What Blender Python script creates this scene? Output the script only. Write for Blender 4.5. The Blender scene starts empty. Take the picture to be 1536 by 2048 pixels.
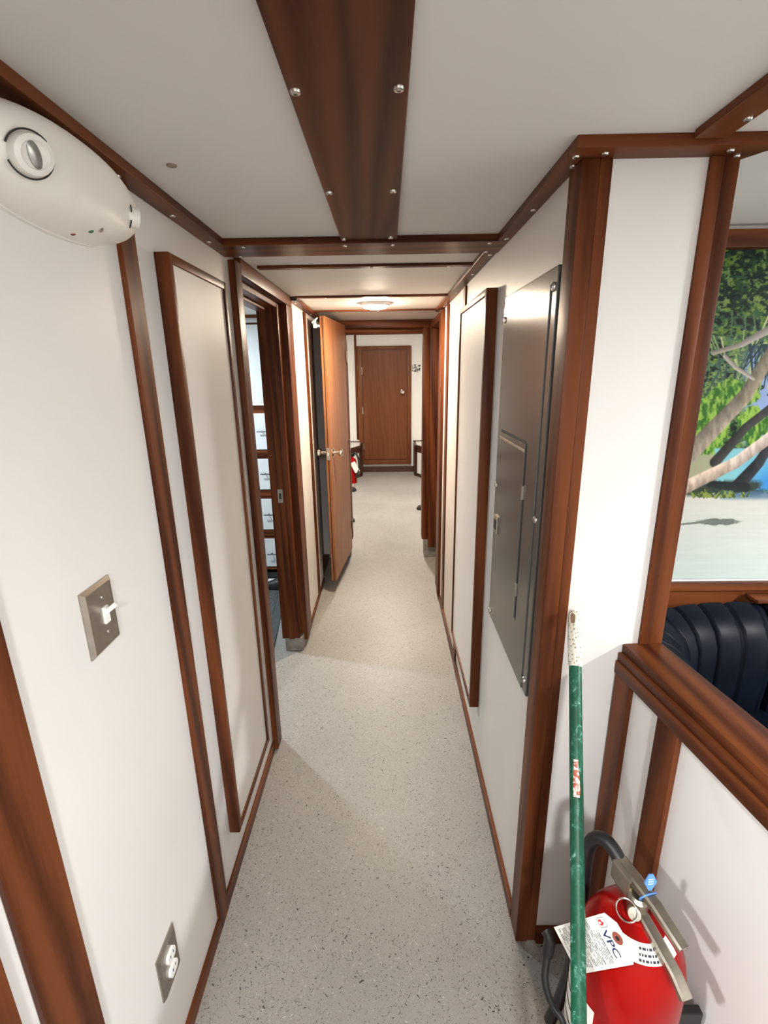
import bpy, bmesh, math, random
import numpy as np
from mathutils import Vector, Matrix

C = bpy.context.scene.collection
S = bpy.context.scene
PI = math.pi
rnd = random.Random(7)

# ------------------------------------------------------------------ camera
F_PX, YAW, PIT, ROL = 974.38, -0.01024326, 0.28237214, 0.01477458
cy_, sy_, cp_, sp_ = math.cos(YAW), math.sin(YAW), math.cos(PIT), math.sin(PIT)
fw = Vector((sy_ * cp_, cy_ * cp_, -sp_)); rt = Vector((cy_, -sy_, 0)); dn = fw.cross(rt)
rt2 = rt * math.cos(ROL) + dn * math.sin(ROL); dn2 = dn * math.cos(ROL) - rt * math.sin(ROL)
cam = bpy.data.cameras.new('camera'); camo = bpy.data.objects.new('camera', cam); C.objects.link(camo)
cam.sensor_fit = 'HORIZONTAL'; cam.sensor_width = 36.0; cam.lens = 36.0 * F_PX / 1536.0; cam.clip_start = 0.02
Mx = Matrix((rt2, -dn2, -fw)).transposed().to_4x4(); Mx.translation = (0, 0, 1.5)
camo.matrix_world = Mx
S.camera = camo

# ------------------------------------------------------------------ world, lights, exposure
W = bpy.data.worlds.new('world'); S.world = W; W.use_nodes = True
W.node_tree.nodes['Background'].inputs[0].default_value = (1.0, 0.93, 0.84, 1)
W.node_tree.nodes['Background'].inputs[1].default_value = 0.05
S.view_settings.view_transform = 'Standard'; S.view_settings.look = 'None'
S.view_settings.gamma = 1.0; S.view_settings.exposure = 0.74; S.view_settings.use_curve_mapping = False

def lamp(name, loc, power, col, size=0.13, shape='DISK', rot=(0, 0, 0)):
    l = bpy.data.lights.new(name, 'AREA'); l.shape = shape; l.size = size; l.energy = power; l.color = col
    o = bpy.data.objects.new(name, l); C.objects.link(o); o.location = loc; o.rotation_euler = rot
    return o
WARM, NEUT, COOL = (1.0, 0.82, 0.62), (0.975, 0.985, 1.0), (0.80, 0.92, 1.0)
lamp('lamp_side_room', (-0.74, -0.13, 1.82), 21.0, NEUT, 0.10)
lamp('fill_near', (0.1, -0.9, 1.845), 30.0, NEUT, 0.16)  # overhead fill added behind the viewer, no fixture there
lamp('lamp_dinette', (2.0, 0.25, 1.845), 46.0, NEUT, 0.18)
lamp('fill_aft', (0.6, -1.5, 1.845), 7.0, NEUT, 0.3)  # weak unseen fill from the back of the room, added for brightness
lamp('lamp_forward', (0.0, 5.4, 2.08), 45.0, (1.0, 0.93, 0.82), 0.16)
lamp('lamp_cabin', (-1.3, 2.62, 1.845), 15.0, COOL, 0.07)

# ------------------------------------------------------------------ materials
def nt(name):
    m = bpy.data.materials.new(name); m.use_nodes = True; t = m.node_tree
    return m, t, t.nodes['Principled BSDF']
def setp(b, **k):
    for a, v in k.items():
        n = {'col': 'Base Color', 'rough': 'Roughness', 'metal': 'Metallic', 'coat': 'Coat Weight', 'crough': 'Coat Roughness',
             'spec': 'Specular IOR Level', 'trans': 'Transmission Weight'}[a]
        b.inputs[n].default_value = (*v, 1) if a == 'col' else v
def s2l(c): return tuple((x / 255 / 12.92 if x / 255 <= .04045 else ((x / 255 + .055) / 1.055) ** 2.4) for x in c)
def node(t, ty, **k):
    n = t.nodes.new(ty)
    for a, v in k.items():
        if a in n.inputs: n.inputs[a].default_value = v
        else: setattr(n, a, v)
    return n
def ramp(t, fac, stops):
    r = t.nodes.new('ShaderNodeValToRGB'); e = r.color_ramp.elements
    while len(e) < len(stops): e.new(0.5)
    for i, (p, c) in enumerate(stops): e[i].position = p; e[i].color = (*c, 1)
    t.links.new(fac, r.inputs[0]); return r.outputs[0]
def coords(t, scale, rand=True):
    tc = t.nodes.new('ShaderNodeTexCoord'); mp = node(t, 'ShaderNodeMapping'); mp.inputs['Scale'].default_value = scale
    src = tc.outputs['Object']
    if rand:
        oi = t.nodes.new('ShaderNodeObjectInfo'); mu = node(t, 'ShaderNodeVectorMath', operation='MULTIPLY_ADD')
        mu.inputs[0].default_value = (7.3, 5.1, 3.7); cb = t.nodes.new('ShaderNodeCombineXYZ')
        for i in range(3): t.links.new(oi.outputs['Random'], cb.inputs[i])
        t.links.new(cb.outputs[0], mu.inputs[1]); t.links.new(src, mu.inputs[2]); src = mu.outputs[0]
    t.links.new(src, mp.inputs[0]); return mp.outputs[0]
def bump(t, b, h, strength, dist=0.001):
    n = node(t, 'ShaderNodeBump', Strength=strength, Distance=dist); t.links.new(h, n.inputs['Height']); t.links.new(n.outputs[0], b.inputs['Normal'])

def wood(name, axis, dark, light, rough=0.40, band=6.0, coat=0.0, wave=0.45):
    m, t, b = nt(name)
    sc = [1.0, 1.0, 1.0]; sc['xyz'.index(axis)] = 0.07
    v = coords(t, tuple(sc))
    w = node(t, 'ShaderNodeTexNoise', Scale=band, Detail=4.0, Distortion=1.6); t.links.new(v, w.inputs['Vector'])
    n2 = node(t, 'ShaderNodeTexNoise', Scale=110.0, Detail=3.0, Roughness=0.7); t.links.new(v, n2.inputs['Vector'])
    wv = node(t, 'ShaderNodeTexWave', Scale=band * 1.4, Distortion=9.0, Detail=2.0); wv.inputs['Detail Scale'].default_value = 0.6
    wv.bands_direction = 'DIAGONAL'; t.links.new(v, wv.inputs['Vector'])
    a = node(t, 'ShaderNodeMath', operation='MULTIPLY_ADD'); a.inputs[1].default_value = wave; t.links.new(wv.outputs['Fac'], a.inputs[0])
    q = node(t, 'ShaderNodeMath', operation='MULTIPLY'); q.inputs[1].default_value = 0.6; t.links.new(w.outputs['Fac'], q.inputs[0]); t.links.new(q.outputs[0], a.inputs[2])
    a2 = node(t, 'ShaderNodeMath', operation='MULTIPLY_ADD'); a2.inputs[1].default_value = 0.45; t.links.new(n2.outputs['Fac'], a2.inputs[0]); t.links.new(a.outputs[0], a2.inputs[2])
    c = ramp(t, a2.outputs[0], [(0.22 + wave * 0.5, dark), (0.70 + wave * 0.55, light)])
    t.links.new(c, b.inputs['Base Color']); setp(b, rough=rough, coat=coat, crough=0.15, spec=0.15)
    bump(t, b, n2.outputs['Fac'], 0.15, 0.0006)
    return m
MD, ML = (0.050, 0.0120, 0.0040), (0.150, 0.043, 0.0130)
WX = wood('mahogany_along_x', 'x', MD, ML); WY = wood('mahogany_along_y', 'y', MD, ML); WZ = wood('mahogany_along_z', 'z', MD, ML)
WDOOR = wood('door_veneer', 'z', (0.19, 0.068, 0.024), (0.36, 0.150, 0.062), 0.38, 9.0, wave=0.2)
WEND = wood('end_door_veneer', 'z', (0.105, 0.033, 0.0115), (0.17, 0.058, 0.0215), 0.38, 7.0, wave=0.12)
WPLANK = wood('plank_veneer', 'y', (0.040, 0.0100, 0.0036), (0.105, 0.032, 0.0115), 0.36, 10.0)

def plain(name, col, rough=0.5, metal=0.0, noise=0.0, nscale=20.0, bumpy=0.0, bscale=300.0, coat=0.0, spec=0.5):
    m, t, b = nt(name); setp(b, col=col, rough=rough, metal=metal, coat=coat, spec=spec)
    if noise:
        v = coords(t, (1, 1, 1)); n = node(t, 'ShaderNodeTexNoise', Scale=nscale, Detail=3.0); t.links.new(v, n.inputs['Vector'])
        c = ramp(t, n.outputs['Fac'], [(0.3, tuple(x * (1 - noise) for x in col)), (0.7, tuple(min(1, x * (1 + noise)) for x in col))])
        t.links.new(c, b.inputs['Base Color'])
    if bumpy:
        v = coords(t, (1, 1, 1)); n = node(t, 'ShaderNodeTexNoise', Scale=bscale, Detail=2.0); t.links.new(v, n.inputs['Vector']); bump(t, b, n.outputs['Fac'], bumpy)
    return m
WALL = plain('white_laminate', (0.75, 0.73, 0.70), 0.42, noise=0.02, nscale=3.0, bumpy=0.03, bscale=60)
PANEL = plain('cover_laminate', (0.73, 0.70, 0.66), 0.5, noise=0.03, nscale=5.0, bumpy=0.05, bscale=40)
CEIL = plain('ceiling_laminate', (0.70, 0.68, 0.645), 0.6, noise=0.025, nscale=2.5, bumpy=0.03, bscale=50, spec=0.2)
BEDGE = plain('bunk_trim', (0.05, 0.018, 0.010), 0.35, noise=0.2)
STEEL = plain('stainless_steel', (0.62, 0.59, 0.55), 0.28, 1.0, noise=0.05, nscale=40, bumpy=0.05)
PLATE = plain('brushed_plate', (0.40, 0.36, 0.31), 0.36, 1.0, noise=0.06, nscale=60, bumpy=0.08, bscale=200)
CHROME = plain('polished_chrome', (0.80, 0.79, 0.76), 0.12, 1.0, noise=0.02)
BASEM = plain('grey_metal_shoe', (0.26, 0.24, 0.215), 0.55, 0.3, noise=0.25, nscale=30, bumpy=0.2)
GREY = plain('panel_grey_enamel', (0.075, 0.078, 0.076), 0.20, 0.0, noise=0.05, nscale=8, bumpy=0.06, bscale=25)
GREYD = plain('panel_gap', (0.02, 0.02, 0.02), 0.6, noise=0.1)
PLAST = plain('white_plastic', (0.80, 0.775, 0.71), 0.35, noise=0.02)
PLASTW = plain('bright_white_plastic', (0.85, 0.85, 0.83), 0.3, noise=0.02)
DARK = plain('black_rubber', (0.012, 0.012, 0.013), 0.45, noise=0.2, bumpy=0.1)
RED = plain('red_enamel', (0.30, 0.004, 0.003), 0.25, noise=0.10, nscale=14, spec=0.13)
PAPER = plain('tag_card', (0.80, 0.78, 0.72), 0.7, noise=0.03, bumpy=0.05)
INK = plain('print_ink', (0.03, 0.035, 0.05), 0.7, noise=0.1)
INKB = plain('navy_print', (0.02, 0.03, 0.10), 0.7, noise=0.1)
INKR = plain('red_print', (0.62, 0.04, 0.05), 0.7, noise=0.1)
EYELET = plain('eyelet_fibre', (0.28, 0.07, 0.045), 0.8, noise=0.15)
BLUE = plain('blue_seal_plastic', (0.10, 0.27, 0.66), 0.35, noise=0.1, nscale=40)
LBLUE = plain('pale_print', (0.5, 0.68, 0.88), 0.5, noise=0.05)
BRUSH = plain('brushed_lever', (0.42, 0.385, 0.32), 0.32, 1.0, noise=0.18, nscale=35, bumpy=0.1)
NAVY = plain('navy_vinyl', (0.0022, 0.0040, 0.0080), 0.42, noise=0.15, nscale=12, bumpy=0.12, bscale=350, spec=0.09)
LEDR = plain('red_lens', (0.22, 0.05, 0.03), 0.2, noise=0.1)
LEDG = plain('green_lens', (0.05, 0.14, 0.08), 0.2, noise=0.1)
BEZEL = plain('reflector_grey', (0.33, 0.32, 0.30), 0.25, 0.5, noise=0.35, nscale=60)
SHOE = plain('dark_shoe', (0.035, 0.024, 0.02), 0.5, noise=0.3, nscale=60)
SHOEB = plain('black_shoe', (0.012, 0.013, 0.016), 0.5, noise=0.3, nscale=60)
HANDLE = plain('dark_steel_bar', (0.10, 0.10, 0.105), 0.4, 0.6, noise=0.1)
WHITECAB = plain('drawer_white', (0.72, 0.74, 0.75), 0.4, noise=0.02)

def mat_floor():
    m, t, b = nt('speckled_vinyl_floor'); v = coords(t, (1, 1, 1), False)
    def fleck(scale, lo, hi, dist, off):
        mp = node(t, 'ShaderNodeMapping'); mp.inputs['Location'].default_value = off; t.links.new(v, mp.inputs[0])
        n = node(t, 'ShaderNodeTexNoise', Scale=scale, Detail=3.0, Roughness=0.55, Distortion=dist); t.links.new(mp.outputs[0], n.inputs['Vector'])
        r = node(t, 'ShaderNodeMapRange'); r.inputs['From Min'].default_value = lo; r.inputs['From Max'].default_value = hi; t.links.new(n.outputs['Fac'], r.inputs['Value'])
        return r.outputs[0], n.outputs['Fac']
    big = node(t, 'ShaderNodeTexNoise', Scale=1.7, Detail=2.0); t.links.new(v, big.inputs['Vector'])
    base = ramp(t, big.outputs['Fac'], [(0.35, (0.285, 0.270, 0.251)), (0.65, (0.335, 0.317, 0.295))])
    dk, f1 = fleck(78, 0.632, 0.660, 2.8, (0, 0, 0))
    gy, f2 = fleck(105, 0.60, 0.66, 2.6, (3, 1, 5)); wh, f3 = fleck(110, 0.63, 0.70, 2.2, (7, 2, 1))
    def mix(fac, a, colb):
        x = node(t, 'ShaderNodeMix', data_type='RGBA'); t.links.new(fac, x.inputs[0]); t.links.new(a, x.inputs[6]); x.inputs[7].default_value = (*colb, 1); return x.outputs[2]
    c = mix(wh, base, (0.52, 0.50, 0.46)); c = mix(gy, c, (0.175, 0.158, 0.138)); c = mix(dk, c, (0.028, 0.026, 0.027))
    t.links.new(c, b.inputs['Base Color']); setp(b, rough=0.42, spec=0.3)
    n = node(t, 'ShaderNodeTexNoise', Scale=140.0, Detail=2.0); t.links.new(v, n.inputs['Vector']); bump(t, b, n.outputs['Fac'], 0.22, 0.0015)
    return m
FLOOR = mat_floor()

def mat_pole():
    m, t, b = nt('scuffed_green_pole'); v = coords(t, (70, 70, 26))
    n = node(t, 'ShaderNodeTexNoise', Scale=1.0, Detail=6.0, Roughness=0.7, Distortion=0.8); t.links.new(v, n.inputs['Vector'])
    c = ramp(t, n.outputs['Fac'], [(0.47, (0.003, 0.070, 0.032)), (0.58, (0.012, 0.115, 0.065)), (0.70, (0.25, 0.44, 0.37))])
    t.links.new(c, b.inputs['Base Color']); setp(b, rough=0.42, spec=0.35); return m
POLE = mat_pole()
def mat_grip():
    m, t, b = nt('dimpled_grip'); v = coords(t, (1, 1, 1), False)
    n = node(t, 'ShaderNodeTexVoronoi', Scale=165.0, Randomness=0.45); t.links.new(v, n.inputs['Vector'])
    c = ramp(t, n.outputs['Distance'], [(0.17, (0.30, 0.25, 0.17)), (0.36, (0.78, 0.73, 0.61))])
    t.links.new(c, b.inputs['Base Color']); setp(b, rough=0.6); bump(t, b, n.outputs['Distance'], 0.8, 0.003); return m
GRIP = mat_grip()
def mat_mat():
    m, t, b = nt('ribbed_mat'); v = coords(t, (1, 1, 1), False)
    n = node(t, 'ShaderNodeTexVoronoi', Scale=55.0, Randomness=0.25); t.links.new(v, n.inputs['Vector'])
    c = ramp(t, n.outputs['Distance'], [(0.2, (0.20, 0.21, 0.21)), (0.5, (0.05, 0.055, 0.058))])
    t.links.new(c, b.inputs['Base Color']); setp(b, rough=0.7); bump(t, b, n.outputs['Distance'], 0.6, 0.004); return m
MATM = mat_mat()
def mat_bw(name, scale, a, c2, stretch=(1, 1, 1)):
    m, t, b = nt(name); v = coords(t, stretch, False)
    n = node(t, 'ShaderNodeTexNoise', Scale=scale, Detail=4.0, Distortion=1.0); t.links.new(v, n.inputs['Vector'])
    c = ramp(t, n.outputs['Fac'], [(0.46, a), (0.55, c2)]); t.links.new(c, b.inputs['Base Color']); setp(b, rough=0.5); return m
STICK = mat_bw('sticker_print', 38.0, (0.02, 0.02, 0.025), (0.75, 0.73, 0.70))
POLELAB = mat_bw('worn_label_print', 120.0, (0.42, 0.10, 0.05), (0.70, 0.72, 0.62), (1, 1, 0.5))
def emis(name, col, s):
    m, t, b = nt(name); setp(b, col=(0.9, 0.87, 0.8)); b.inputs['Emission Color'].default_value = (*col, 1); b.inputs['Emission Strength'].default_value = s
    tc = t.nodes.new('ShaderNodeTexCoord'); return m
GLOW = emis('lit_diffuser', (1.0, 0.83, 0.63), 345.0)

# ------------------------------------------------------------------ mesh helpers
class MB:
    def __init__(s): s.bm = bmesh.new()
    def quad_faces(s, vs, fs):
        v = [s.bm.verts.new(p) for p in vs]; out = []
        for f in fs:
            try: out.append(s.bm.faces.new([v[i] for i in f]))
            except ValueError: pass
        return v, out
    def box(s, x0, x1, y0, y1, z0, z1, bev=0.0, M=None):
        vs = [Vector((x, y, z)) for z in (z0, z1) for y in (y0, y1) for x in (x0, x1)]
        if M is not None: vs = [M @ v for v in vs]
        v, f = s.quad_faces(vs, [(0, 2, 3, 1), (4, 5, 7, 6), (0, 1, 5, 4), (2, 6, 7, 3), (0, 4, 6, 2), (1, 3, 7, 5)])
        if bev: bmesh.ops.bevel(s.bm, geom=list({e for q in f for e in q.edges}), offset=bev, segments=2, affect='EDGES', profile=0.6)
        return s
    def prism(s, poly, ax, a0, a1, bev=0.0):
        def P(p, a):
            return {'z': (p[0], p[1], a), 'y': (p[0], a, p[1]), 'x': (a, p[0], p[1])}[ax]
        n = len(poly); vs = [P(p, a0) for p in poly] + [P(p, a1) for p in poly]
        v, f = s.quad_faces(vs, [tuple(range(n)), tuple(range(2 * n - 1, n - 1, -1))] + [(i, (i + 1) % n, n + (i + 1) % n, n + i) for i in range(n)])
        if bev: bmesh.ops.bevel(s.bm, geom=list({e for q in f for e in q.edges}), offset=bev, segments=2, affect='EDGES', profile=0.6)
        return s
    def loft(s, rings, cap=True, closed=True):
        R = [[s.bm.verts.new(p) for p in r] for r in rings]; n = len(R[0])
        for a, b in zip(R, R[1:]):
            for i in range(n if closed else n - 1):
                j = (i + 1) % n
                try: s.bm.faces.new((a[i], a[j], b[j], b[i]))
                except ValueError: pass
        if cap and closed:
            for r in (R[0][::-1], R[-1]):
                try: s.bm.faces.new(r)
                except ValueError: pass
        return s
    def lathe(s, prof, o=(0, 0, 0), M=None, n=24):
        M = M or Matrix(); o = Vector(o); rings = []
        for r, h in prof:
            r = max(r, 1e-5); rings.append([o + M @ Vector((r * math.cos(2 * PI * i / n), r * math.sin(2 * PI * i / n), h)) for i in range(n)])
        return s.loft(rings)
    def tube(s, path, r, n=10, cap=True):
        path = [Vector(p) for p in path]; rings = []; up = None
        for i, p in enumerate(path):
            d = (path[min(i + 1, len(path) - 1)] - path[max(i - 1, 0)]).normalized()
            if up is None: up = d.orthogonal().normalized()
            up = (up - d * up.dot(d)).normalized(); sd = d.cross(up); rr = r[i] if isinstance(r, (list, tuple)) else r
            rings.append([p + (up * math.cos(2 * PI * k / n) + sd * math.sin(2 * PI * k / n)) * rr for k in range(n)])
        return s.loft(rings, cap)
    def build(s, name, mat, parent=None, smooth=False, kind=None, label=None, cat=None, group=None, origin=None):
        bm = s.bm; bmesh.ops.recalc_face_normals(bm, faces=bm.faces)
        if parent is not None: o0 = parent.matrix_world.translation.copy() if parent.get('_w') is None else Vector(parent['_w'])
        elif origin is not None: o0 = Vector(origin)
        else:
            co = [v.co for v in bm.verts]; o0 = Vector(((min(c.x for c in co) + max(c.x for c in co)) / 2, (min(c.y for c in co) + max(c.y for c in co)) / 2, min(c.z for c in co)))
        for v in bm.verts: v.co -= o0
        me = bpy.data.meshes.new(name); bm.to_mesh(me); bm.free()
        me.materials.append(mat)
        if smooth:
            me.polygons.foreach_set('use_smooth', [True] * len(me.polygons)); me.set_sharp_from_angle(angle=math.radians(38))
        o = bpy.data.objects.new(name, me); C.objects.link(o)
        if parent is not None: o.parent = parent; o['_w'] = tuple(o0)
        else: o.location = o0; o['_w'] = tuple(o0)
        return tag(o, label, cat, kind, group)
def tag(o, label=None, cat=None, kind=None, group=None):
    if label: o['label'] = label
    if cat: o['category'] = cat
    if kind: o['kind'] = kind
    if group: o['group'] = group
    return o
def thing(name, label, cat, loc, group=None, kind=None):
    o = bpy.data.objects.new(name, None); C.objects.link(o); o.location = loc; o['_w'] = tuple(loc); o.empty_display_size = 0.05
    return tag(o, label, cat, kind, group)
def box(name, mat, x0, x1, y0, y1, z0, z1, parent=None, bev=0.0015, M=None, **k):
    return MB().box(x0, x1, y0, y1, z0, z1, bev, M).build(name, mat, parent, **k)
def st(name, mat, dims, label, cat='trim', bev=0.002):
    return box(name, mat, *dims, bev=bev, kind='structure', label=label, cat=cat)
RX = lambda a: Matrix.Rotation(a, 4, 'X'); RY = lambda a: Matrix.Rotation(a, 4, 'Y'); RZ = lambda a: Matrix.Rotation(a, 4, 'Z')
TR = lambda *v: Matrix.Translation(v)

# shared screw mesh: button head with socket, axis -z (hangs from undersides)
_sm = {}
def screw(parent, p, down=(0, 0, -1), r=0.0075):
    key = round(r, 4)
    if key not in _sm:
        b = MB().lathe([(r, 0.0), (r, r * 0.12), (r * 0.86, r * 0.42), (r * 0.55, r * 0.55), (r * 0.36, r * 0.58), (r * 0.36, r * 0.18), (0, r * 0.18)], n=14)
        bmesh.ops.recalc_face_normals(b.bm, faces=b.bm.faces)
        me = bpy.data.meshes.new('screw'); b.bm.to_mesh(me); b.bm.free(); me.materials.append(STEEL)
        me.polygons.foreach_set('use_smooth', [True] * len(me.polygons)); me.set_sharp_from_angle(angle=math.radians(40)); _sm[key] = me
    o = bpy.data.objects.new('screw', _sm[key]); C.objects.link(o); o.parent = parent
    o.location = Vector(p) - Vector(parent['_w']); o.rotation_euler = Vector(down).to_track_quat('Z', 'Y').to_euler(); return o

# ------------------------------------------------------------------ room shell
XL, XR, ZC, ZT = -0.49, 0.34, 1.856, 1.8375
def shell(name, mat, boxes, label, cat):
    m = MB()
    for b in boxes: m.box(*b)
    return m.build(name, mat, kind='structure', label=label, cat=cat)
shell('floor', FLOOR, [(-2.0, 2.6, -2.2, 7.7, -0.05, 0.0)], 'speckled grey-beige vinyl floor running down the corridor', 'floor')
shell('ceiling', CEIL, [(-2.0, 2.6, -2.2, 3.95, ZC, ZC + 0.05), (-2.0, 2.6, 3.95, 7.7, 2.12, 2.17)], 'white laminate ceiling over the corridor and forward space', 'ceiling')
shell('wall_left', WALL, [(-0.585, XL, -2.2, -1.0, 0, ZC), (-0.585, XL, 0.058, 1.70, 0, ZC), (-0.585, XL, 1.70, 2.475, 1.81, ZC), (-0.585, XL, 2.475, 3.33, 0, ZC), (-0.585, XL, 3.33, 3.82, 1.81, ZC), (-2.0, XL, 3.88, 3.95, 0, 2.12), (-0.585, XL, 3.82, 3.88, 0, ZC)],
      'white laminate left corridor wall with light switch and doorways', 'wall')
shell('wall_right', WALL, [(XR, 0.385, 0.958, 3.22, 0, ZC), (XR, 0.385, 3.22, 3.80, 1.80, ZC), (0.385, 0.55, 0.958, 1.0, 0, ZC), (0.55, 0.60, 0.962, 1.0, 0, 0.9), (0.385, 2.6, 1.46, 1.52, 0, ZC), (XR, 2.6, 3.88, 3.95, 0, 2.12)],
      'white laminate right wall with grey electrical panel and corner', 'wall')
shell('wall_end', WALL, [(-2.0, 2.6, 7.42, 7.5, 0, 2.12)], 'white wall at the far end around the brown door', 'wall')
shell('wall_forward', WALL, [(-1.55, -1.5, 3.95, 7.42, 0, 2.12), (1.5, 1.55, 3.95, 7.42, 0, 2.12)], 'white side walls of the forward space past the doorway', 'wall')
shell('wall_back', WALL, [(-2.0, 2.6, -2.25, -2.2, 0, ZC), (2.55, 2.6, -2.2, 1.46, 0, ZC)], 'white wall behind the viewer', 'wall')
shell('wall_cabin', WALL, [(-2.05, -2.0, -2.2, 3.95, 0, ZC), (-2.0, -0.585, 0.9, 0.95, 0, ZC)], 'white wall of the side cabin left of the corridor', 'wall')

# half wall (slightly skewed) : s runs from the corner towards the viewer
HD = Vector((0.122, -0.9925, 0)); HN = Vector((-0.9925, -0.122, 0)); H0 = Vector((0.515, 0.957, 0))
HM = Matrix((( -HN.x, HD.x, 0, H0.x), (-HN.y, HD.y, 0, H0.y), (0, 0, 1, 0), (0, 0, 0, 1)))   # local x away from corridor, y along wall
MB().box(0.0, 0.065, 0.004, 1.25, 0, 0.872, 0, HM).build('wall_half', WALL, kind='structure', label='low white half wall beside the red extinguisher', cat='wall')
cap = thing('trim_1', 'stepped mahogany cap rail topping the low half wall', 'rail', (0.56, 0.8, 0.85), kind='structure')
MB().box(-0.002, 0.085, 0.0, 1.25, 0.886, 0.913, 0.004, HM).build('cap_board', WY, cap, smooth=True)
MB().box(-0.010, 0.02, 0.0, 1.25, 0.872, 0.893, 0.004, HM).build('nosing', WY, cap, smooth=True)
MB().box(-0.013, 0.0, 0.0, 1.25, 0.842, 0.873, 0.002, HM).build('fascia', WY, cap, smooth=True)
MB().box(-0.012, 0.0, 0.004, 0.056, 0, 0.842, 0.002, HM).build('trim_2', WZ, kind='structure', label='narrow mahogany strip in the corner under the cap rail', cat='trim')
MB().box(-0.012, 0.0, 0.148, 0.205, 0, 0.842, 0.002, HM).build('trim_3', WZ, kind='structure', label='mahogany strip behind the extinguisher on the half wall', cat='trim')

# ------------------------------------------------------------------ wood trims
def trim_screws(o, pts, **k):
    for p in pts: screw(o, p, **k)
def post(name, x0, xm, x1, y0, y1, z0, z1, label):
    p = thing(name, label, 'post', ((x0 + x1) / 2, (y0 + y1) / 2, z0), kind='structure')
    box('post_board', WZ, x0, xm, y0, y1, z0, z1, p, 0.003, smooth=True); box('post_board', WZ, xm + 0.0005, x1, y0 + 0.003, y1, z0, z1, p, 0.002, smooth=True)
    return p
post('trim_4', 0.331, 0.363, 0.385, 0.951, 1.012, 0, ZT, 'mahogany corner post between corridor wall and mop')
post('trim_5', 0.547, 0.571, 0.598, 0.951, 1.02, 0.913, ZT, 'mahogany post standing on the cap rail beside the mural')
t = st('trim_6', WY, (XL, -0.447, 0.058, 1.494, ZT, ZC), 'mahogany cornice along the left wall above the emergency light')
trim_screws(t, [(-0.473, y, ZT) for y in (0.42, 0.70, 0.99, 1.22, 1.45)], r=0.006)
t = st('trim_7', WY, (0.308, XR, 0.953, 1.494, ZT, ZC), 'mahogany cornice along the right wall above the electrical panel')
trim_screws(t, [(0.328, y, ZT) for y in (0.985, 1.225, 1.47)], r=0.006)
t = st('trim_8', WX, (XL, XR, 1.494, 1.637, ZT, ZC), 'wide mahogany cross beam where the ceiling plank ends')
trim_screws(t, [(x, 1.515, ZT) for x in (-0.40, -0.115, 0.02, 0.29)] + [(-0.44, 1.63, ZT), (0.30, 1.62, ZT)], r=0.006)
t = st('trim_9', WY, (0.300, XR, 1.637, 3.22, ZT + 0.004, ZC), 'mahogany cornice along the right wall past the cross beam')
trim_screws(t, [(0.325, y, ZT + 0.004) for y in (1.68, 2.0, 2.45, 2.95, 3.15)], r=0.006)
t = st('trim_10', WY, (XL, -0.445, 2.615, 3.80, ZT + 0.004, ZC), 'mahogany cornice along the left wall past the first doorway')
trim_screws(t, [(-0.47, y, ZT + 0.004) for y in (2.72, 3.25)], r=0.006)
box('end_block', DARK, -0.462, -0.440, 2.585, 2.613, 1.836, 1.8555, t, 0.001, label='small black block at the end of the cornice')
m = MB().prism([(0.308, 0.912), (2.5, 0.912), (2.5, 0.930), (0.640, 0.930), (0.627, 0.934), (0.602, 0.985), (0.308, 0.953)], 'z', ZT, ZC, 0.002)
t = m.build('trim_11', WX, smooth=True, kind='structure', label='mahogany header over the white corner wall and mural opening', cat='trim')
trim_screws(t, [(0.362, 0.935, ZT), (0.318, 0.945, ZT), (0.565, 0.932, ZT), (0.59, 0.955, ZT)], r=0.006)
t = st('trim_12', WY, (0.487, 0.538, -1.8, 0.903, ZT + 0.006, ZC), 'mahogany ceiling batten meeting the header at upper right')
trim_screws(t, [(0.527, 0.84, ZT + 0.006), (0.527, 0.5, ZT + 0.006)], r=0.0065)
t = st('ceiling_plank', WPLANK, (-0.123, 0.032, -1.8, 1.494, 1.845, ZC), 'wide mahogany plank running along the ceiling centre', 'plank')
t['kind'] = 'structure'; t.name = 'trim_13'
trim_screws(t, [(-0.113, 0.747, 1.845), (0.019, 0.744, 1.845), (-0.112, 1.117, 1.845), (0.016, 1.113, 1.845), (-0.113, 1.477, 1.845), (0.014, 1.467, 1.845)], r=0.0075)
for i, (y0, y1, la) in enumerate(((1.857, 1.889, 'thin mahogany ceiling batten just past the cross beam'), (2.575, 2.604, 'thin mahogany ceiling batten before the corridor lamp'), (3.165, 3.195, 'thin mahogany ceiling batten past the corridor lamp'))):
    t = st(f'trim_{14 + i}', WX, (-0.448, 0.302, y0, y1, 1.847, ZC), la)
    trim_screws(t, [(-0.30, (y0 + y1) / 2, 1.847), (-0.05, (y0 + y1) / 2, 1.847), (0.22, (y0 + y1) / 2, 1.847)], r=0.005)
# left wall vertical strips
for i, (x, y0, y1, z0, la, r) in enumerate(((-0.480, 0.06, 0.417, 0, 'partly seen mahogany board at the lower left frame edge', 0), (-0.480, 0.446, 0.537, 0, 'wide mahogany board on the left wall nearest the viewer', 0),
                                         (-0.480, 0.983, 1.042, 0, 'mahogany strip on the left wall right of the switch', 0), (-0.482, 3.05, 3.12, 0, 'thin mahogany strip on the left wall past the first doorway', 0))):
    st(f'trim_{17 + i}', WZ, (XL, x, y0, y1, z0, ZT), la)
for i, (y0, y1, la) in enumerate(((2.225, 2.28, 'thin mahogany strip on the right wall behind the cover panel'), (2.80, 2.88, 'thin mahogany strip on the right wall near the far doorway'))):
    st(f'trim_{21 + i}', WZ, (0.332, XR, y0, y1, 0, ZT), la)
st('baseboard_left', WY, (XL, -0.4805, 0.06, 1.70, 0, 0.043), 'low mahogany baseboard along the left wall', 'baseboard')
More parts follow.
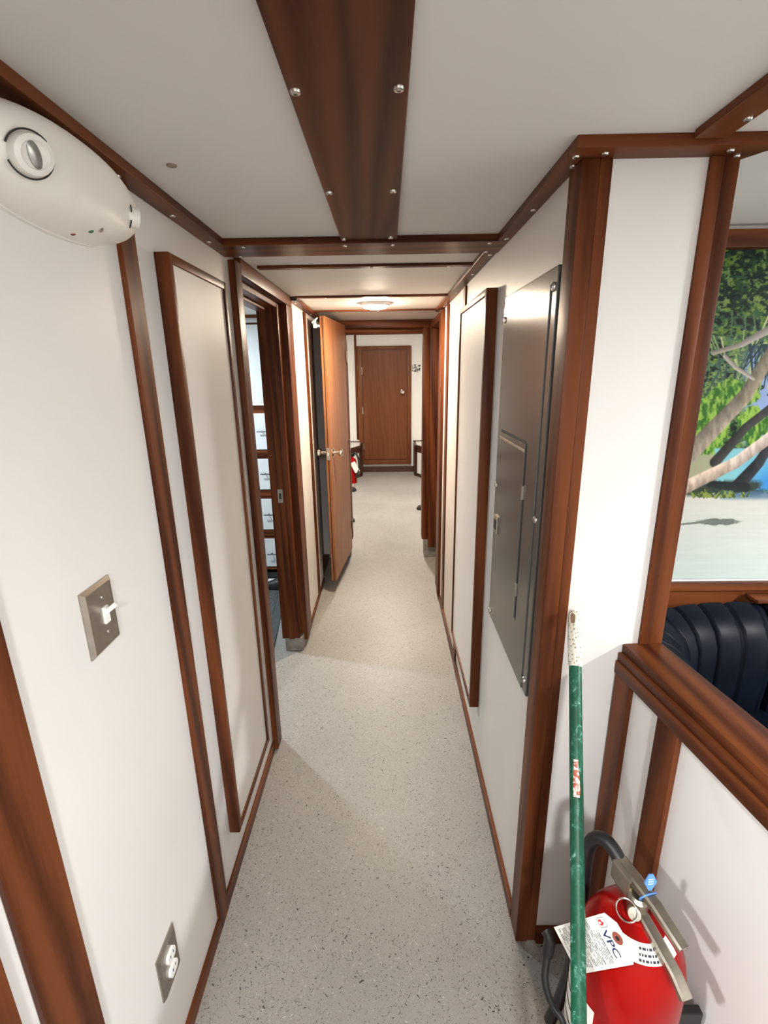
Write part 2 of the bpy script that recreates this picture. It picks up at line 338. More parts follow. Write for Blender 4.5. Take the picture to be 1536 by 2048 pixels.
st('baseboard_far_left', WY, (XL, -0.4815, 2.60, 3.33, 0, 0.035), 'low mahogany baseboard past the first left doorway', 'baseboard')['kind'] = 'structure'
st('baseboard_right', WY, (0.330, XR, 1.012, 3.02, 0, 0.043), 'low mahogany baseboard along the right wall', 'baseboard')
st('baseboard_corner', WX, (0.385, 0.508, 0.945, 0.958, 0, 0.053), 'mahogany baseboard behind the mop on the corner wall', 'baseboard')

# ------------------------------------------------------------------ left doorway (first) and its frame
d = thing('door_1', 'mahogany door frame of the first left doorway into the side cabin', 'door frame', (-0.53, 2.08, 0), kind='structure')
box('casing', WZ, -0.585, -0.468, 1.662, 1.728, 0, ZT, d, 0.003, smooth=True)
box('door_stop', WZ, -0.60, -0.49, 1.728, 1.742, 0, 1.79, d, 0.002)
box('jamb', WZ, -0.60, -0.502, 2.405, 2.475, 0.075, 1.80, d, 0.003, smooth=True)
box('casing', WZ, -0.53, -0.468, 2.458, 2.60, 0.036, 1.805, d, 0.004, smooth=True)
box('jamb_bead', WZ, -0.56, -0.53, 2.399, 2.41, 0.075, 1.79, d, 0.002)
box('head_casing', WY, -0.53, -0.468, 1.728, 2.60, 1.806, ZC, d, 0.003, smooth=True)
box('head_jamb', WY, -0.60, -0.505, 1.728, 2.472, 1.785, 1.83, d, 0.003)
box('head_bead', WY, -0.60, -0.55, 1.728, 2.41, 1.770, 1.787, d, 0.003)
box('metal_shoe', BASEM, -0.585, -0.487, 2.402, 2.585, 0, 0.078, d, 0.004, label='grey metal shoe under the jamb')
box('strike_plate', PLATE, -0.563, -0.538, 2.3965, 2.4, 0.86, 0.93, d, 0.0)
box('strike_hole', GREYD, -0.556, -0.545, 2.3955, 2.3968, 0.88, 0.91, d, 0.0)
# second left doorway: dark leaf added, the opening's shade in its colour
d = thing('door_2', 'dark leaf standing in for the shaded opening behind the open door at left', 'door', (-0.53, 3.57, 0), kind='structure')
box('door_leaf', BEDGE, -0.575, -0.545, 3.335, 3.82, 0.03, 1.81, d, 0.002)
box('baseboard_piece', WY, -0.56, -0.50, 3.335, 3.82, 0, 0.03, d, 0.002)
# far frame with header
d = thing('door_3', 'mahogany doorway frame and header at the corridor end', 'door frame', (0.0, 3.86, 0), kind='structure')
box('header', WX, XL, XR, 3.81, 3.88, 1.801, ZC, d, 0.003, smooth=True)
MB().tube([(-0.31, 3.845, 1.782), (0.275, 3.845, 1.782)], 0.022, 12).build('round_moulding', WX, d, smooth=True)
box('head_stop', WX, -0.31, 0.28, 3.86, 3.90, 1.76, 1.802, d, 0.002)
box('jamb', WZ, 0.270, 0.318, 3.81, 3.93, 0.155, 1.801, d, 0.004, smooth=True)
box('jamb', WZ, 0.318, 0.50, 3.775, 3.90, 0.095, 1.81, d, 0.004, smooth=True)
box('jamb', WZ, -0.36, -0.302, 3.83, 3.93, 0.155, 1.801, d, 0.004, smooth=True)
box('jamb', WZ, -0.50, -0.36, 3.825, 3.90, 0.05, 1.801, d, 0.004, smooth=True)
box('metal_shoe', BASEM, 0.288, 0.45, 3.80, 3.92, 0, 0.155, d, 0.004, label='grey metal shoe under the jamb')
box('metal_shoe', BASEM, -0.45, -0.32, 3.84, 3.92, 0, 0.155, d, 0.004, label='grey metal shoe under the jamb')
d = thing('door_4', 'mahogany casing of the right doorway near the corridor end', 'door frame', (0.36, 3.4, 0), kind='structure')
box('casing', WZ, 0.322, 0.37, 3.02, 3.10, 0.02, ZT, d, 0.003, smooth=True)
box('casing', WZ, 0.326, 0.40, 3.10, 3.22, 0.02, ZT, d, 0.003, smooth=True)
box('head_casing', WY, 0.322, 0.40, 3.22, 3.78, 1.79, ZT, d, 0.003, smooth=True)
box('door_leaf', WZ, 0.47, 0.50, 3.1, 3.78, 0.03, 1.80, d, 0.002)

# open door hinged at the left of the far frame
DA = Vector((-0.371, 3.14, 0)); DB = Vector((-0.304, 3.79, 0)); dv = (DB - DA); dl = dv.length; dv.normalize(); dn_ = Vector((-dv.y, dv.x, 0))
DM = Matrix(((dv.x, dn_.x, 0, DA.x), (dv.y, dn_.y, 0, DA.y), (0, 0, 1, 0), (0, 0, 0, 1)))
d = thing('door_5', 'open light brown wooden door with chrome knobs swung into the corridor', 'door', tuple(DA + Vector((0, 0, 0.09))), kind='structure')
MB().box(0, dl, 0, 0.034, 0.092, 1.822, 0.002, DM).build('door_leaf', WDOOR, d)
MB().box(-0.0012, 0.002, 0.014, 0.020, 0.10, 1.815, 0, DM).build('edge_seam', BEDGE, d)
for s_, nm in ((-1, 'knob'), (1, 'knob')):
    base = DM @ Vector((0.058, 0 if s_ < 0 else 0.034, 0.985)); ax = (DM.to_3x3() @ Vector((0, s_, 0))).normalized(); Q = ax.to_track_quat('Z', 'Y').to_matrix().to_4x4()
    MB().lathe([(0.030, 0), (0.030, 0.004), (0.024, 0.009), (0.010, 0.012), (0.009, 0.032), (0.016, 0.038), (0.025, 0.047), (0.0265, 0.056), (0.022, 0.064), (0.010, 0.068), (0, 0.069)], base, Q, 20).build(nm, CHROME, d, smooth=True, label='chrome door knob')
MB().box(-0.003, 0.001, 0.005, 0.029, 0.945, 1.025, 0.001, DM).build('latch_plate', PLATE, d, label='steel latch plate on the door edge')
MB().box(-0.011, 0.0, 0.012, 0.022, 0.975, 0.995, 0.001, DM).build('latch', CHROME, d)
for z in (0.3, 0.95, 1.6):
    MB().tube([tuple(DM @ Vector((dl + 0.004, -0.004, z - 0.04))), tuple(DM @ Vector((dl + 0.004, -0.004, z + 0.04)))], 0.006, 8).build('hinge', PLATE, d, smooth=True)
# white hold-open hook at the top behind the door
h = thing('door_hook', 'small white hold-open hook behind the top of the open door', 'hook', (-0.42, 3.09, 1.76))
hp = lambda x, z, y=3.09: (x * 0.975 - 0.011, y, z + 0.008)
MB().box(-0.436, -0.414, 3.08, 3.105, 1.750, 1.772, 0.004).build('hook_body', PLASTW, h)
MB().tube([hp(-0.42, 1.753), hp(-0.398, 1.753)], 0.006, 8).build('hook_pin', PLASTW, h)
MB().tube([hp(-0.443, 1.770), hp(-0.427, 1.782), hp(-0.408, 1.800)], [0.006, 0.007, 0.003], 8).build('hook_arm', PLASTW, h, smooth=True)
MB().tube([hp(-0.426, 1.758), hp(-0.427, 1.782)], 0.007, 8).build('hook_neck', PLASTW, h)

# ------------------------------------------------------------------ framed cover panels
def cover(label, xw, xf, y0, y1, z0, z1, far, grp):
    s_ = 1 if xf > xw else -1
    t = thing('cover_panel', label, 'panel', (xw, (y0 + y1) / 2, z0), grp)
    f = 0.020; lo, hi = min(xw, xf), max(xw, xf)
    inn = (lo, hi - 0.006) if s_ > 0 else (lo + 0.006, hi)
    box('panel_board', PANEL, inn[0], inn[1], y0 + f - 0.004, y1 - f + 0.004, z0 + f - 0.004, z1 - f + 0.004, t, 0)
    box('frame_stile', WZ, lo, hi, y0, y0 + f, z0, z1, t, 0.003, smooth=True); box('frame_stile', WZ, lo, hi, y1 - f, y1, z0, z1, t, 0.003, smooth=True)
    box('frame_rail', WY, lo, hi, y0 + f, y1 - f, z1 - f, z1, t, 0.003, smooth=True); box('frame_rail', WY, lo, hi, y0 + f, y1 - f, z0, z0 + f, t, 0.003, smooth=True)
    return t
cover('tall white cover panel edged in mahogany on the left wall', XL, -0.458, 1.135, 1.52, 0.172, 1.748, 0, None)
cover('tall white cover panel edged in mahogany on the right wall beyond electrical panel', XR, 0.305, 1.613, 2.185, 0.235, 1.738, 0, None)

# ------------------------------------------------------------------ electrical panel
e = thing('electrical_panel', 'grey metal electrical breaker panel cover on the right wall', 'electrical panel', (XR, 1.26, 0.715))
EY0, EY1, EZ0, EZ1 = 1.035, 1.475, 0.718, 1.692
box('panel_cover', GREY, 0.333, XR, EY0, EY1, EZ0, EZ1, e, 0.002)
box('raised_field', GREY, 0.3305, 0.334, EY0 + 0.035, EY1 - 0.002, EZ0 + 0.0, EZ1 - 0.03, e, 0.0015)
box('breaker_door', GREY, 0.3275, 0.331, 1.165, 1.425, 0.865, 1.325, e, 0.001)
box('door_gap', GREYD, 0.3302, 0.3306, 1.158, 1.166, 0.86, 1.33, e, 0)
box('door_gap', GREYD, 0.3302, 0.3306, 1.166, 1.43, 1.325, 1.333, e, 0)
box('door_lip', PLATE, 0.3262, 0.331, 1.168, 1.43, 1.306, 1.312, e, 0.0005)
for z in (1.19, 0.93): box('hinge', PLATE, 0.3262, 0.331, 1.159, 1.168, z, z + 0.035, e, 0.0008)
box('latch_frame', PLATE, 0.322, 0.3285, 1.395, 1.435, 1.02, 1.075, e, 0.002)
box('latch_slide', GREYD, 0.3205, 0.3225, 1.403, 1.427, 1.033, 1.062, e, 0.001)
for y, z in ((1.055, 1.655), (1.455, 1.63), (1.06, 1.17), (1.458, 1.16), (1.055, 0.752), (1.458, 0.735)): screw(e, (0.333 if y < 1.07 else 0.3305, y, z), (-1, 0, 0), 0.009)

# ------------------------------------------------------------------ switch and outlet
def frame_plate(t, y0, y1, z0, z1, mat):
    vs = []
    for x, g in ((XL, 0), (XL + 0.003, 0.0), (XL + 0.008, 0.006), (XL + 0.0075, 0.010)):
        vs.append([(x, y0 + g, z0 + g), (x, y1 - g, z0 + g), (x, y1 - g, z1 - g), (x, y0 + g, z1 - g)])
    return MB().loft(vs).build('wall_plate', mat, t)
s_ = thing('light_switch', 'brushed steel toggle light switch plate on the left wall', 'switch', (XL, 0.74, 1.05))
frame_plate(s_, 0.694, 0.777, 1.050, 1.168, PLATE)
sx = XL + 0.0075
MB().box(sx - 0.001, sx + 0.004, 0.735, 0.749, 1.095, 1.125, 0.001).build('toggle_collar', PLASTW, s_)
MB().box(-0.004, 0.004, -0.004, 0.004, 0, 0.021, 0.001, TR(sx + 0.002, 0.743, 1.114) @ RY(math.radians(52))).build('toggle', PLASTW, s_)
for z in (1.142, 1.078): screw(s_, (sx, 0.742, z), (1, 0, 0), 0.0035)
o_ = thing('wall_outlet', 'steel outlet plate with two white sockets low on the left wall', 'outlet', (XL, 0.74, 0.22))
frame_plate(o_, 0.697, 0.776, 0.222, 0.340, PLATE)
for zc in (0.301, 0.262):
    k = [(0.0165 * math.cos(a) * (1 if abs(math.cos(a)) < .98 else 1), max(-0.0125, min(0.0125, 0.0165 * math.sin(a)))) for a in [2 * PI * i / 24 for i in range(24)]]
    q = MB(); q.prism([(0.737 + a, zc + b) for a, b in k], 'x', sx - 0.001, sx + 0.006); q.build('socket', PLASTW, o_)
    for dy in (-0.006, 0.006): box('slot', GREYD, sx + 0.0058, sx + 0.0063, 0.737 + dy - 0.001, 0.737 + dy + 0.001, zc - 0.001, zc + 0.007, o_, 0)
screw(o_, (sx, 0.737, 0.2815), (1, 0, 0), 0.0035)

# ------------------------------------------------------------------ emergency light
el = thing('emergency_light', 'white oval emergency light with two lamp heads under the left cornice', 'emergency light', (XL, 0.755, 1.66))
def oval(sy, sz, n=48):
    out = []
    for i in range(n):
        a = 2 * PI * i / n; c, s = math.cos(a), math.sin(a)
        out.append((math.copysign(abs(c) ** 0.9, c) * sy, math.copysign(abs(s) ** 0.9, s) * sz))
    return out
rings = []
EC = (0.80, 1.765)
for k in range(16):
    a = k / 15 * PI / 2; q = max(math.cos(a) ** 0.55, 0.02); x = XL + 0.006 + 0.072 * math.sin(a) ** 0.95
    rings.append([(x, EC[0] + y * q, EC[1] + z * q) for y, z in oval(0.190, 0.066)])
MB().loft(rings).build('housing', PLAST, el, smooth=True)
MB().loft([[(x, EC[0] + y, EC[1] + z) for y, z in oval(0.192, 0.068)] for x in (XL, XL + 0.007)]).build('back_plate', PLAST, el)
for P, aim, sc in (((-0.422, 0.673, 1.753), (0.93, -0.30, -0.20), 1.0), ((-0.424, 0.908, 1.751), (0.80, 0.58, -0.15), 0.72)):
    P = Vector(P); N = Vector(aim).normalized(); yv = Vector((0, 0, 1)); yv = (yv - N * yv.dot(N)).normalized(); xv = yv.cross(N)
    Q = Matrix((xv, yv, N)).transposed().to_4x4() @ RZ(0.35) @ Matrix.Diagonal((1.15 * sc, 0.92 * sc, sc, 1))
    ex = 0.004 if sc == 1 else 0.016
    hd = MB().lathe([(0.0, -0.02), (0.0235, -0.02), (0.0245, ex), (0.0225, ex + 0.004), (0.0165, ex + 0.0055), (0.0145, ex + 0.003), (0.0, ex + 0.002)], P, Q, 28).build('lamp_head', PLAST, el, smooth=True)
    MB().lathe([(0.0, 0.0), (0.0075, 0.0), (0.0075, ex + 0.004), (0.004, ex + 0.0055), (0.0, ex + 0.006)], P, Q @ Matrix.Diagonal((0.95, 2.1, 1, 1)), 20).build('lens', BEZEL, hd, smooth=True)
    for a0, a1 in ((0.5, 2.6), (3.3, 5.9)):
        MB().tube([P + Q @ Vector((0.0268 * math.cos(a), 0.0268 * math.sin(a), 0.0005)) for a in [a0 + (a1 - a0) * i / 20 for i in range(21)]], 0.0011, 6).build('head_seam', GREYD, hd)
for P, N, mt, nm, r in (((-0.4626, 0.805, 1.7006), (0.25, 0, -0.97), LEDR, 'indicator', 0.0036), ((-0.441, 0.8153, 1.7064), (0.38, 0, -0.92), LEDG, 'indicator', 0.0040), ((-0.4321, 0.8277, 1.7113), (0.54, 0, -0.84), STEEL, 'test_button', 0.0048)):
    MB().lathe([(r, -0.008), (r, 0.0005), (r * 0.6, r * 0.4), (0, r * 0.5)], P, Vector(N).to_track_quat('Z', 'Y').to_matrix().to_4x4(), 12).build(nm, mt, el, smooth=True)

# ------------------------------------------------------------------ corridor ceiling light
cl = thing('ceiling_light', 'small round lit ceiling lamp in the corridor before the open door', 'ceiling light', (-0.06, 2.88, ZC))
MB().lathe([(0.082, 0), (0.082, -0.010), (0.074, -0.016), (0.070, -0.012), (0.070, 0)], (-0.06, 2.88, ZC), None, 28).build('rim', PLASTW, cl, smooth=True)
MB().lathe([(0.0, -0.004), (0.069, -0.004), (0.068, -0.018), (0.058, -0.026), (0.035, -0.031), (0.0, -0.033)], (-0.06, 2.88, ZC), None, 28).build('diffuser', GLOW, cl, smooth=True)
hk = MB().lathe([(0.009, 0.0), (0.009, -0.002), (0.004, -0.003), (0.0, -0.0025)], (-0.378, 1.0, ZC), None, 14).build('screw_cover', plain('worn_cap', (0.25, 0.2, 0.15), 0.5, noise=0.2), smooth=True, label='tiny brown screw cap on the ceiling near left cornice', cat='cap', origin=(-0.378, 1.0, ZC))

# ------------------------------------------------------------------ mop / long handle
mp0, mp1 = Vector((0.392, 0.937, 1.005)), Vector((0.2901, 0.515, 0.506)); md = (mp0 - mp1).normalized()
bot = mp1 + md * ((0.05 - mp1.z) / md.z)
mo = thing('mop_handle', 'green scuffed pole with cream dimpled grip leaning by the corner post', 'broom', tuple(bot - Vector((0, 0, 0.05))))
gl = 0.115
g0 = mp0 - md * gl
QM = md.to_track_quat('Z', 'Y').to_matrix().to_4x4()
L_ = (g0 - bot).length
MB().lathe([(0.0122, 0), (0.0122, L_ + 0.01)], bot, QM, 20).build('pole', POLE, mo, smooth=True)
MB().lathe([(0.0128, 0), (0.0142, 0.004), (0.0146, gl * 0.78), (0.0140, gl * 0.9), (0.010, gl * 0.985), (0.004, gl), (0, gl)], g0, QM, 24).build('grip', GRIP, mo, smooth=True)
# hanging slot: stadium plug facing the viewer, the hole's shade in its colour
vdir = (Vector((0, 0, 1.5)) - mp0); vdir = (vdir - md * vdir.dot(md)).normalized(); sd = md.cross(vdir)
def slotring(hw, hl, off, n=20):
    c = mp0 - md * 0.020; out = []
    for i in range(n):
        a = 2 * PI * i / n; out.append(c + vdir * off + sd * (hw * math.cos(a)) + md * (math.copysign(abs(math.sin(a)) ** 0.6, math.sin(a)) * hl) - sd * 0.004)
    return out
MB().loft([slotring(0.0048, 0.011, 0.005), slotring(0.0048, 0.011, 0.0146)]).build('hang_hole', plain('slot_shade', (0.20, 0.12, 0.06), 0.7, noise=0.2), mo)
MB().loft([slotring(0.0072, 0.0135, 0.009), slotring(0.0066, 0.013, 0.0140)]).build('hole_rim', GRIP, mo)
lp = bot + md * (L_ - 0.232)
lb = []
for zz in (0.0, 0.012, 0.035, 0.055, 0.062):
    w_ = 0.55 + 0.25 * math.sin(zz * 90)
    lb.append([lp + md * zz + (vdir * math.cos(a) + sd * math.sin(a)) * 0.0126 for a in [(-w_ * 0.3 - 0.25) + (w_ + 0.3) * i / 8 for i in range(9)]])
MB().loft(lb, closed=False).build('worn_label', POLELAB, mo, smooth=True, label='torn paper label on the pole')
MB().box(-0.14, 0.14, -0.03, 0.03, 0.0, 0.055, 0.006, TR(bot.x, bot.y, 0) @ RZ(0.2)).build('broom_head', DARK, mo)

# ------------------------------------------------------------------ fire extinguisher in the corner
AX = Vector((0.42, 0.62, 0))
fe = thing('fire_extinguisher', 'large red fire extinguisher with inspection tag in the corner by the mop', 'fire extinguisher', tuple(AX))
R = 0.09
MB().lathe([(0.0, 0.012), (R - 0.004, 0.012), (R - 0.004, 0.0), (R, 0.0), (R, 0.475), (0.0885, 0.500), (0.083, 0.528), (0.074, 0.553), (0.060, 0.577), (0.044, 0.591), (0.028, 0.597), (0.026, 0.602), (0, 0.602)], AX, None, 48).build('cylinder', RED, fe, smooth=True)
vb = MB().lathe([(0.022, 0.597), (0.022, 0.605), (0.017, 0.594), (0.017, 0.628), (0.012, 0.634), (0, 0.634)], AX, None, 20).build('valve', BRUSH, fe, smooth=True)
# body label (left side) and dome label
def patch(a0, a1, rz, name, mat, n=24, off=0.0012):
    return MB().loft([[AX + Vector(((r + off) * math.sin(a), -(r + off) * math.cos(a), z)) for a in [a0 + (a1 - a0) * i / n for i in range(n + 1)]] for r, z in rz], closed=False).build(name, mat, fe, smooth=True)
patch(-2.2, -0.98, [(R, 0.08), (R, 0.43)], 'body_label', PAPER)
for i in range(9): patch(-2.1, -1.06, [(R, 0.10 + i * 0.035), (R, 0.106 + i * 0.035)], 'label_line', INK, 10, 0.0018)
patch(-1.2, 0.75, [(0.0655, 0.5700), (0.060, 0.5778), (0.052, 0.5850), (0.0455, 0.5902)], 'shoulder_label', PAPER, 20, 0.0015)
for k, (r1, z1, r2, z2) in enumerate(((0.0625, 0.5742, 0.0605, 0.577), (0.0575, 0.5798, 0.0552, 0.5820), (0.0515, 0.5852, 0.049, 0.5874))):
    a = -0.35
    while a < 0.45:
        w_ = rnd.uniform(0.03, 0.10); patch(a, a + w_, [(r1, z1), (r2, z2)], 'label_mark', INK, 4, 0.0032); a += w_ + 0.03
# levers : carry handle below, squeeze lever above, both pointing from the back left to the front right
hA, hB = Vector((0.410, 0.668, 0.640)), Vector((0.447, 0.507, 0.572))
def channel(path, w, h, up=Vector((0, 0, 1)), th=0.0022):
    rings = []
    for i, p in enumerate(path):
        p = Vector(p); d_ = (Vector(path[min(i + 1, len(path) - 1)]) - Vector(path[max(i - 1, 0)])).normalized(); sd_ = d_.cross(up).normalized(); u_ = sd_.cross(d_)
        ww = w[i] if isinstance(w, (list, tuple)) else w; hh = h[i] if isinstance(h, (list, tuple)) else h
        pr = [(-ww, -hh), (-ww, 0), (-ww * 0.7, 0.003), (ww * 0.7, 0.003), (ww, 0), (ww, -hh), (ww - th, -hh), (ww - th, -th), (-ww + th, -th), (-ww + th, -hh)]
        rings.append([p + sd_ * a + u_ * b for a, b in pr])
    return MB().loft(rings)
channel([(0.411, 0.664, 0.618), (0.4175, 0.632, 0.613), (0.429, 0.580, 0.603), (0.440, 0.532, 0.590), (0.446, 0.508, 0.574)], 0.0098, [0.014, 0.016, 0.011, 0.009, 0.008]).build('carry_handle', BRUSH, fe, smooth=True)
channel([(0.412, 0.672, 0.650), (0.420, 0.636, 0.652), (0.432, 0.590, 0.652), (0.447, 0.535, 0.640)], [0.0105, 0.0108, 0.0105, 0.0095], [0.014, 0.012, 0.009, 0.007]).build('squeeze_lever', BRUSH, fe, smooth=True)
MB().box(-0.014, 0.014, -0.022, 0.022, -0.02, 0.02, 0.003, TR(0.413, 0.652, 0.632) @ RZ(0.22)).build('valve_block', BRUSH, fe)
# pull pin ring
rc, rn = Vector((0.394, 0.606, 0.618)), Vector((-0.55, -0.62, 0.56)).normalized(); ru = rn.orthogonal().normalized(); rs = rn.cross(ru)
MB().tube([rc + (ru * math.cos(a) + rs * math.sin(a)) * 0.0165 for a in [2 * PI * i / 28 for i in range(29)]], 0.0015, 8).build('pull_pin', CHROME, fe, smooth=True)
MB().tube([rc + rs * 0.016, rc + Vector((0.02, 0.015, 0.008)), rc + Vector((0.036, 0.022, 0.01))], 0.0018, 8).build('pin_shaft', CHROME, fe, smooth=True)
MB().lathe([(0.0, 0), (0.011, 0), (0.011, 0.010), (0.010, 0.012), (0, 0.0125)], (0.408, 0.608, 0.612), Vector((-0.35, -0.75, 0.55)).to_track_quat('Z', 'Y').to_matrix().to_4x4(), 20).build('pressure_gauge', BRUSH, fe, smooth=True)
# blue seal
sl = MB(); sc_ = Vector((0.4285, 0.606, 0.653))
lv = (hB - hA).normalized(); lsd = lv.cross(Vector((0, 0, 1))).normalized(); lup = lsd.cross(lv)
sl.tube([sc_ - lup * 0.008 + (lsd * math.cos(a) * 0.0155 + lup * math.sin(a) * 0.013) for a in [2 * PI * i / 24 for i in range(25)]], 0.0013, 6)
so = sl.build('seal_band', BLUE, fe, smooth=True)
tip = sc_ + Vector((0.004, 0.012, 0.030)); lf = sc_ + Vector((0.001, 0.004, 0.005))
wv_ = (rt2 * 0.9 + Vector((0, 0, 0.1))).normalized()
def leaf(off, w, a, b):
    nn = (tip - lf).cross(wv_).normalized(); return [lf.lerp(tip, t_) + wv_ * (w * k_) + nn * off for t_, k_ in ((a, -.25), (a, .25), ((a + b) / 2, 1), (b, .35), (b, -.35), ((a + b) / 2, -1))]
lo_ = MB().loft([leaf(-0.0012, 0.0105, 0, 1), leaf(0.0012, 0.0105, 0, 1)]).build('seal_leaf', BLUE, fe)
for k in range(3):
    c0 = lf.lerp(tip, 0.42 + 0.14 * k); nn = (tip - lf).cross(wv_).normalized(); sgn = 1 if nn.dot(Vector((0, 0, 1.5)) - c0) > 0 else -1
    pts = [c0 + wv_ * a + (tip - lf).normalized() * b_ + nn * sgn * 0.0016 for a, b_ in ((-.0045, -.001), (.0045, -.001), (.0045, .001), (-.0045, .001))]
    q = MB(); q.quad_faces(pts, [(0, 1, 2, 3)]); q.build('seal_mark', LBLUE, lo_)
# hose: out of the valve, up and over the back, down behind and round the left foot
def spline(pts, n=8):
    P = [Vector(p) for p in pts]; P = [P[0] * 2 - P[1]] + P + [P[-1] * 2 - P[-2]]; out = []
    for i in range(1, len(P) - 2):
        for k in range(n):
            t_ = k / n; a, b, c, d_ = P[i - 1:i + 3]
            out.append(0.5 * ((2 * b) + (c - a) * t_ + (2 * a - 5 * b + 4 * c - d_) * t_ * t_ + (3 * b - a - 3 * c + d_) * t_ ** 3))
    return out + [P[-2]]
MB().tube(spline([(0.413, 0.660, 0.628), (0.407, 0.682, 0.648), (0.394, 0.705, 0.655), (0.381, 0.722, 0.630), (0.378, 0.728, 0.58), (0.378, 0.725, 0.48), (0.372, 0.722, 0.30), (0.36, 0.722, 0.2), (0.338, 0.715, 0.13)]), 0.0125, 14).build('hose', DARK, fe, smooth=True)
MB().tube(spline([(0.306, 0.69, 0.375), (0.312, 0.70, 0.402), (0.309, 0.712, 0.408)], 4), [0.011] * 8 + [0.012], 10).build('nozzle', DARK, fe, smooth=True)
MB().tube(spline([(0.306, 0.69, 0.380), (0.296, 0.665, 0.345), (0.304, 0.640, 0.32), (0.318, 0.620, 0.31), (0.322, 0.604, 0.26), (0.322, 0.60, 0.1), (0.322, 0.60, 0.01)], 6), [0.007] * 12 + [0.006] * 12 + [0.008] * 13, 10).build('bracket_hook', DARK, fe, smooth=True)
MB().box(0.500, 0.548, 0.585, 0.60, 0.0, 0.395, 0.002).build('bracket', DARK, fe, label='black mounting bracket behind the cylinder')
# inspection tag
tA, tD, tE, tF = Vector((0.337, 0.60, 0.655)), Vector((0.363, 0.55, 0.616)), Vector((0.327, 0.57, 0.487)), Vector((0.296, 0.62, 0.524))
TU = (tD - tA + tE - tF).normalized(); wT = (tD - tA).length; TV = (tF - tA + tE - tD); TV = (TV - TU * TV.dot(TU)).normalized(); TN = TU.cross(TV).normalized()
T0 = (tA + tD + tE + tF) / 4 - TU * wT / 2 - TV * 0.066; lT = 0.133
if TN.dot(Vector((0, 0, 1.5)) - T0) < 0: TN = -TN
tp = lambda u, v, w=0.0: T0 + TU * u + TV * v + TN * w
tg = MB().loft([[tp(u, v, w) for u, v in ((0, 0), (0.016, -0.014), (wT - 0.016, -0.014), (wT, 0), (wT, lT), (0, lT))] for w in (-0.0003, 0.0003)]).build('inspection_tag', PAPER, fe)
def flat(name, mat, pts, par=tg, w=0.0006):
    q = MB(); q.quad_faces([tp(u, v, w) for u, v in pts], [tuple(range(len(pts)))]); return q.build(name, mat, par)
flat('tag_eyelet', EYELET, [(wT / 2 + 0.009 * math.cos(a), 0.002 + 0.009 * math.sin(a)) for a in [2 * PI * i / 20 for i in range(20)]])
flat('eyelet_hole', GREYD, [(wT / 2 + 0.0035 * math.cos(a), 0.002 + 0.0035 * math.sin(a)) for a in [2 * PI * i / 14 for i in range(14)]], w=0.0009)
def text3(txt, size, u0, v0, mat, par, name):
    cu = bpy.data.curves.new(name, 'FONT'); cu.body = txt; cu.size = size; cu.offset = size * 0.012; ob = bpy.data.objects.new(name, cu); C.objects.link(ob)
    dg = bpy.context.evaluated_depsgraph_get(); me = bpy.data.meshes.new_from_object(ob.evaluated_get(dg)); bpy.data.objects.remove(ob); bpy.data.curves.remove(cu)
    p0 = Vector(par['_w'])
    for v in me.vertices: v.co = tp(u0 + v.co.x * 1.12, v0 - v.co.y, 0.0007) - p0
    me.materials.clear(); me.materials.append(mat); o = bpy.data.objects.new(name, me); C.objects.link(o); o.parent = par; o['_w'] = tuple(p0); return o
text3('VPC', 0.0185, 0.0205, 0.0275, INKB, tg, 'tag_lettering')
# flame in a rounded frame
fr = [(0.0045, 0.008), (0.016, 0.008), (0.018, 0.011), (0.0165, 0.024), (0.006, 0.024), (0.0035, 0.021)]
for i in range(len(fr)):
    a, b = fr[i], fr[(i + 1) % len(fr)]; dx, dy = b[0] - a[0], b[1] - a[1]; ll = math.hypot(dx, dy); nx, ny = -dy / ll * 0.0003, dx / ll * 0.0003
    flat('logo_line', INKB, [(a[0] - nx, a[1] - ny), (b[0] - nx, b[1] - ny), (b[0] + nx, b[1] + ny), (a[0] + nx, a[1] + ny)])
flat('flame_mark', INKR, [(0.0075, 0.0225), (0.0055, 0.0185), (0.0075, 0.0145), (0.0085, 0.0165), (0.0115, 0.012), (0.0145, 0.0165), (0.0145, 0.0205), (0.0125, 0.0228)])
flat('flame_core', PAPER, [(0.0092, 0.0222), (0.0085, 0.0195), (0.0108, 0.0172), (0.0122, 0.0195), (0.0115, 0.0222)], w=0.0009)
v = 0.034
for row in range(26):
    u = 0.004 if row > 3 else 0.022
    ends = wT - 0.006
    while u < ends - 0.004:
        w_ = rnd.uniform(0.004, 0.014); u1 = min(u + w_, ends)
        if rnd.random() < 0.86: flat('tag_line', INK, [(u, v), (u1, v), (u1, v + (0.0011 if row % 6 else 0.0016)), (u, v + (0.0011 if row % 6 else 0.0016))])
        u = u1 + 0.0016
    v += 0.0036

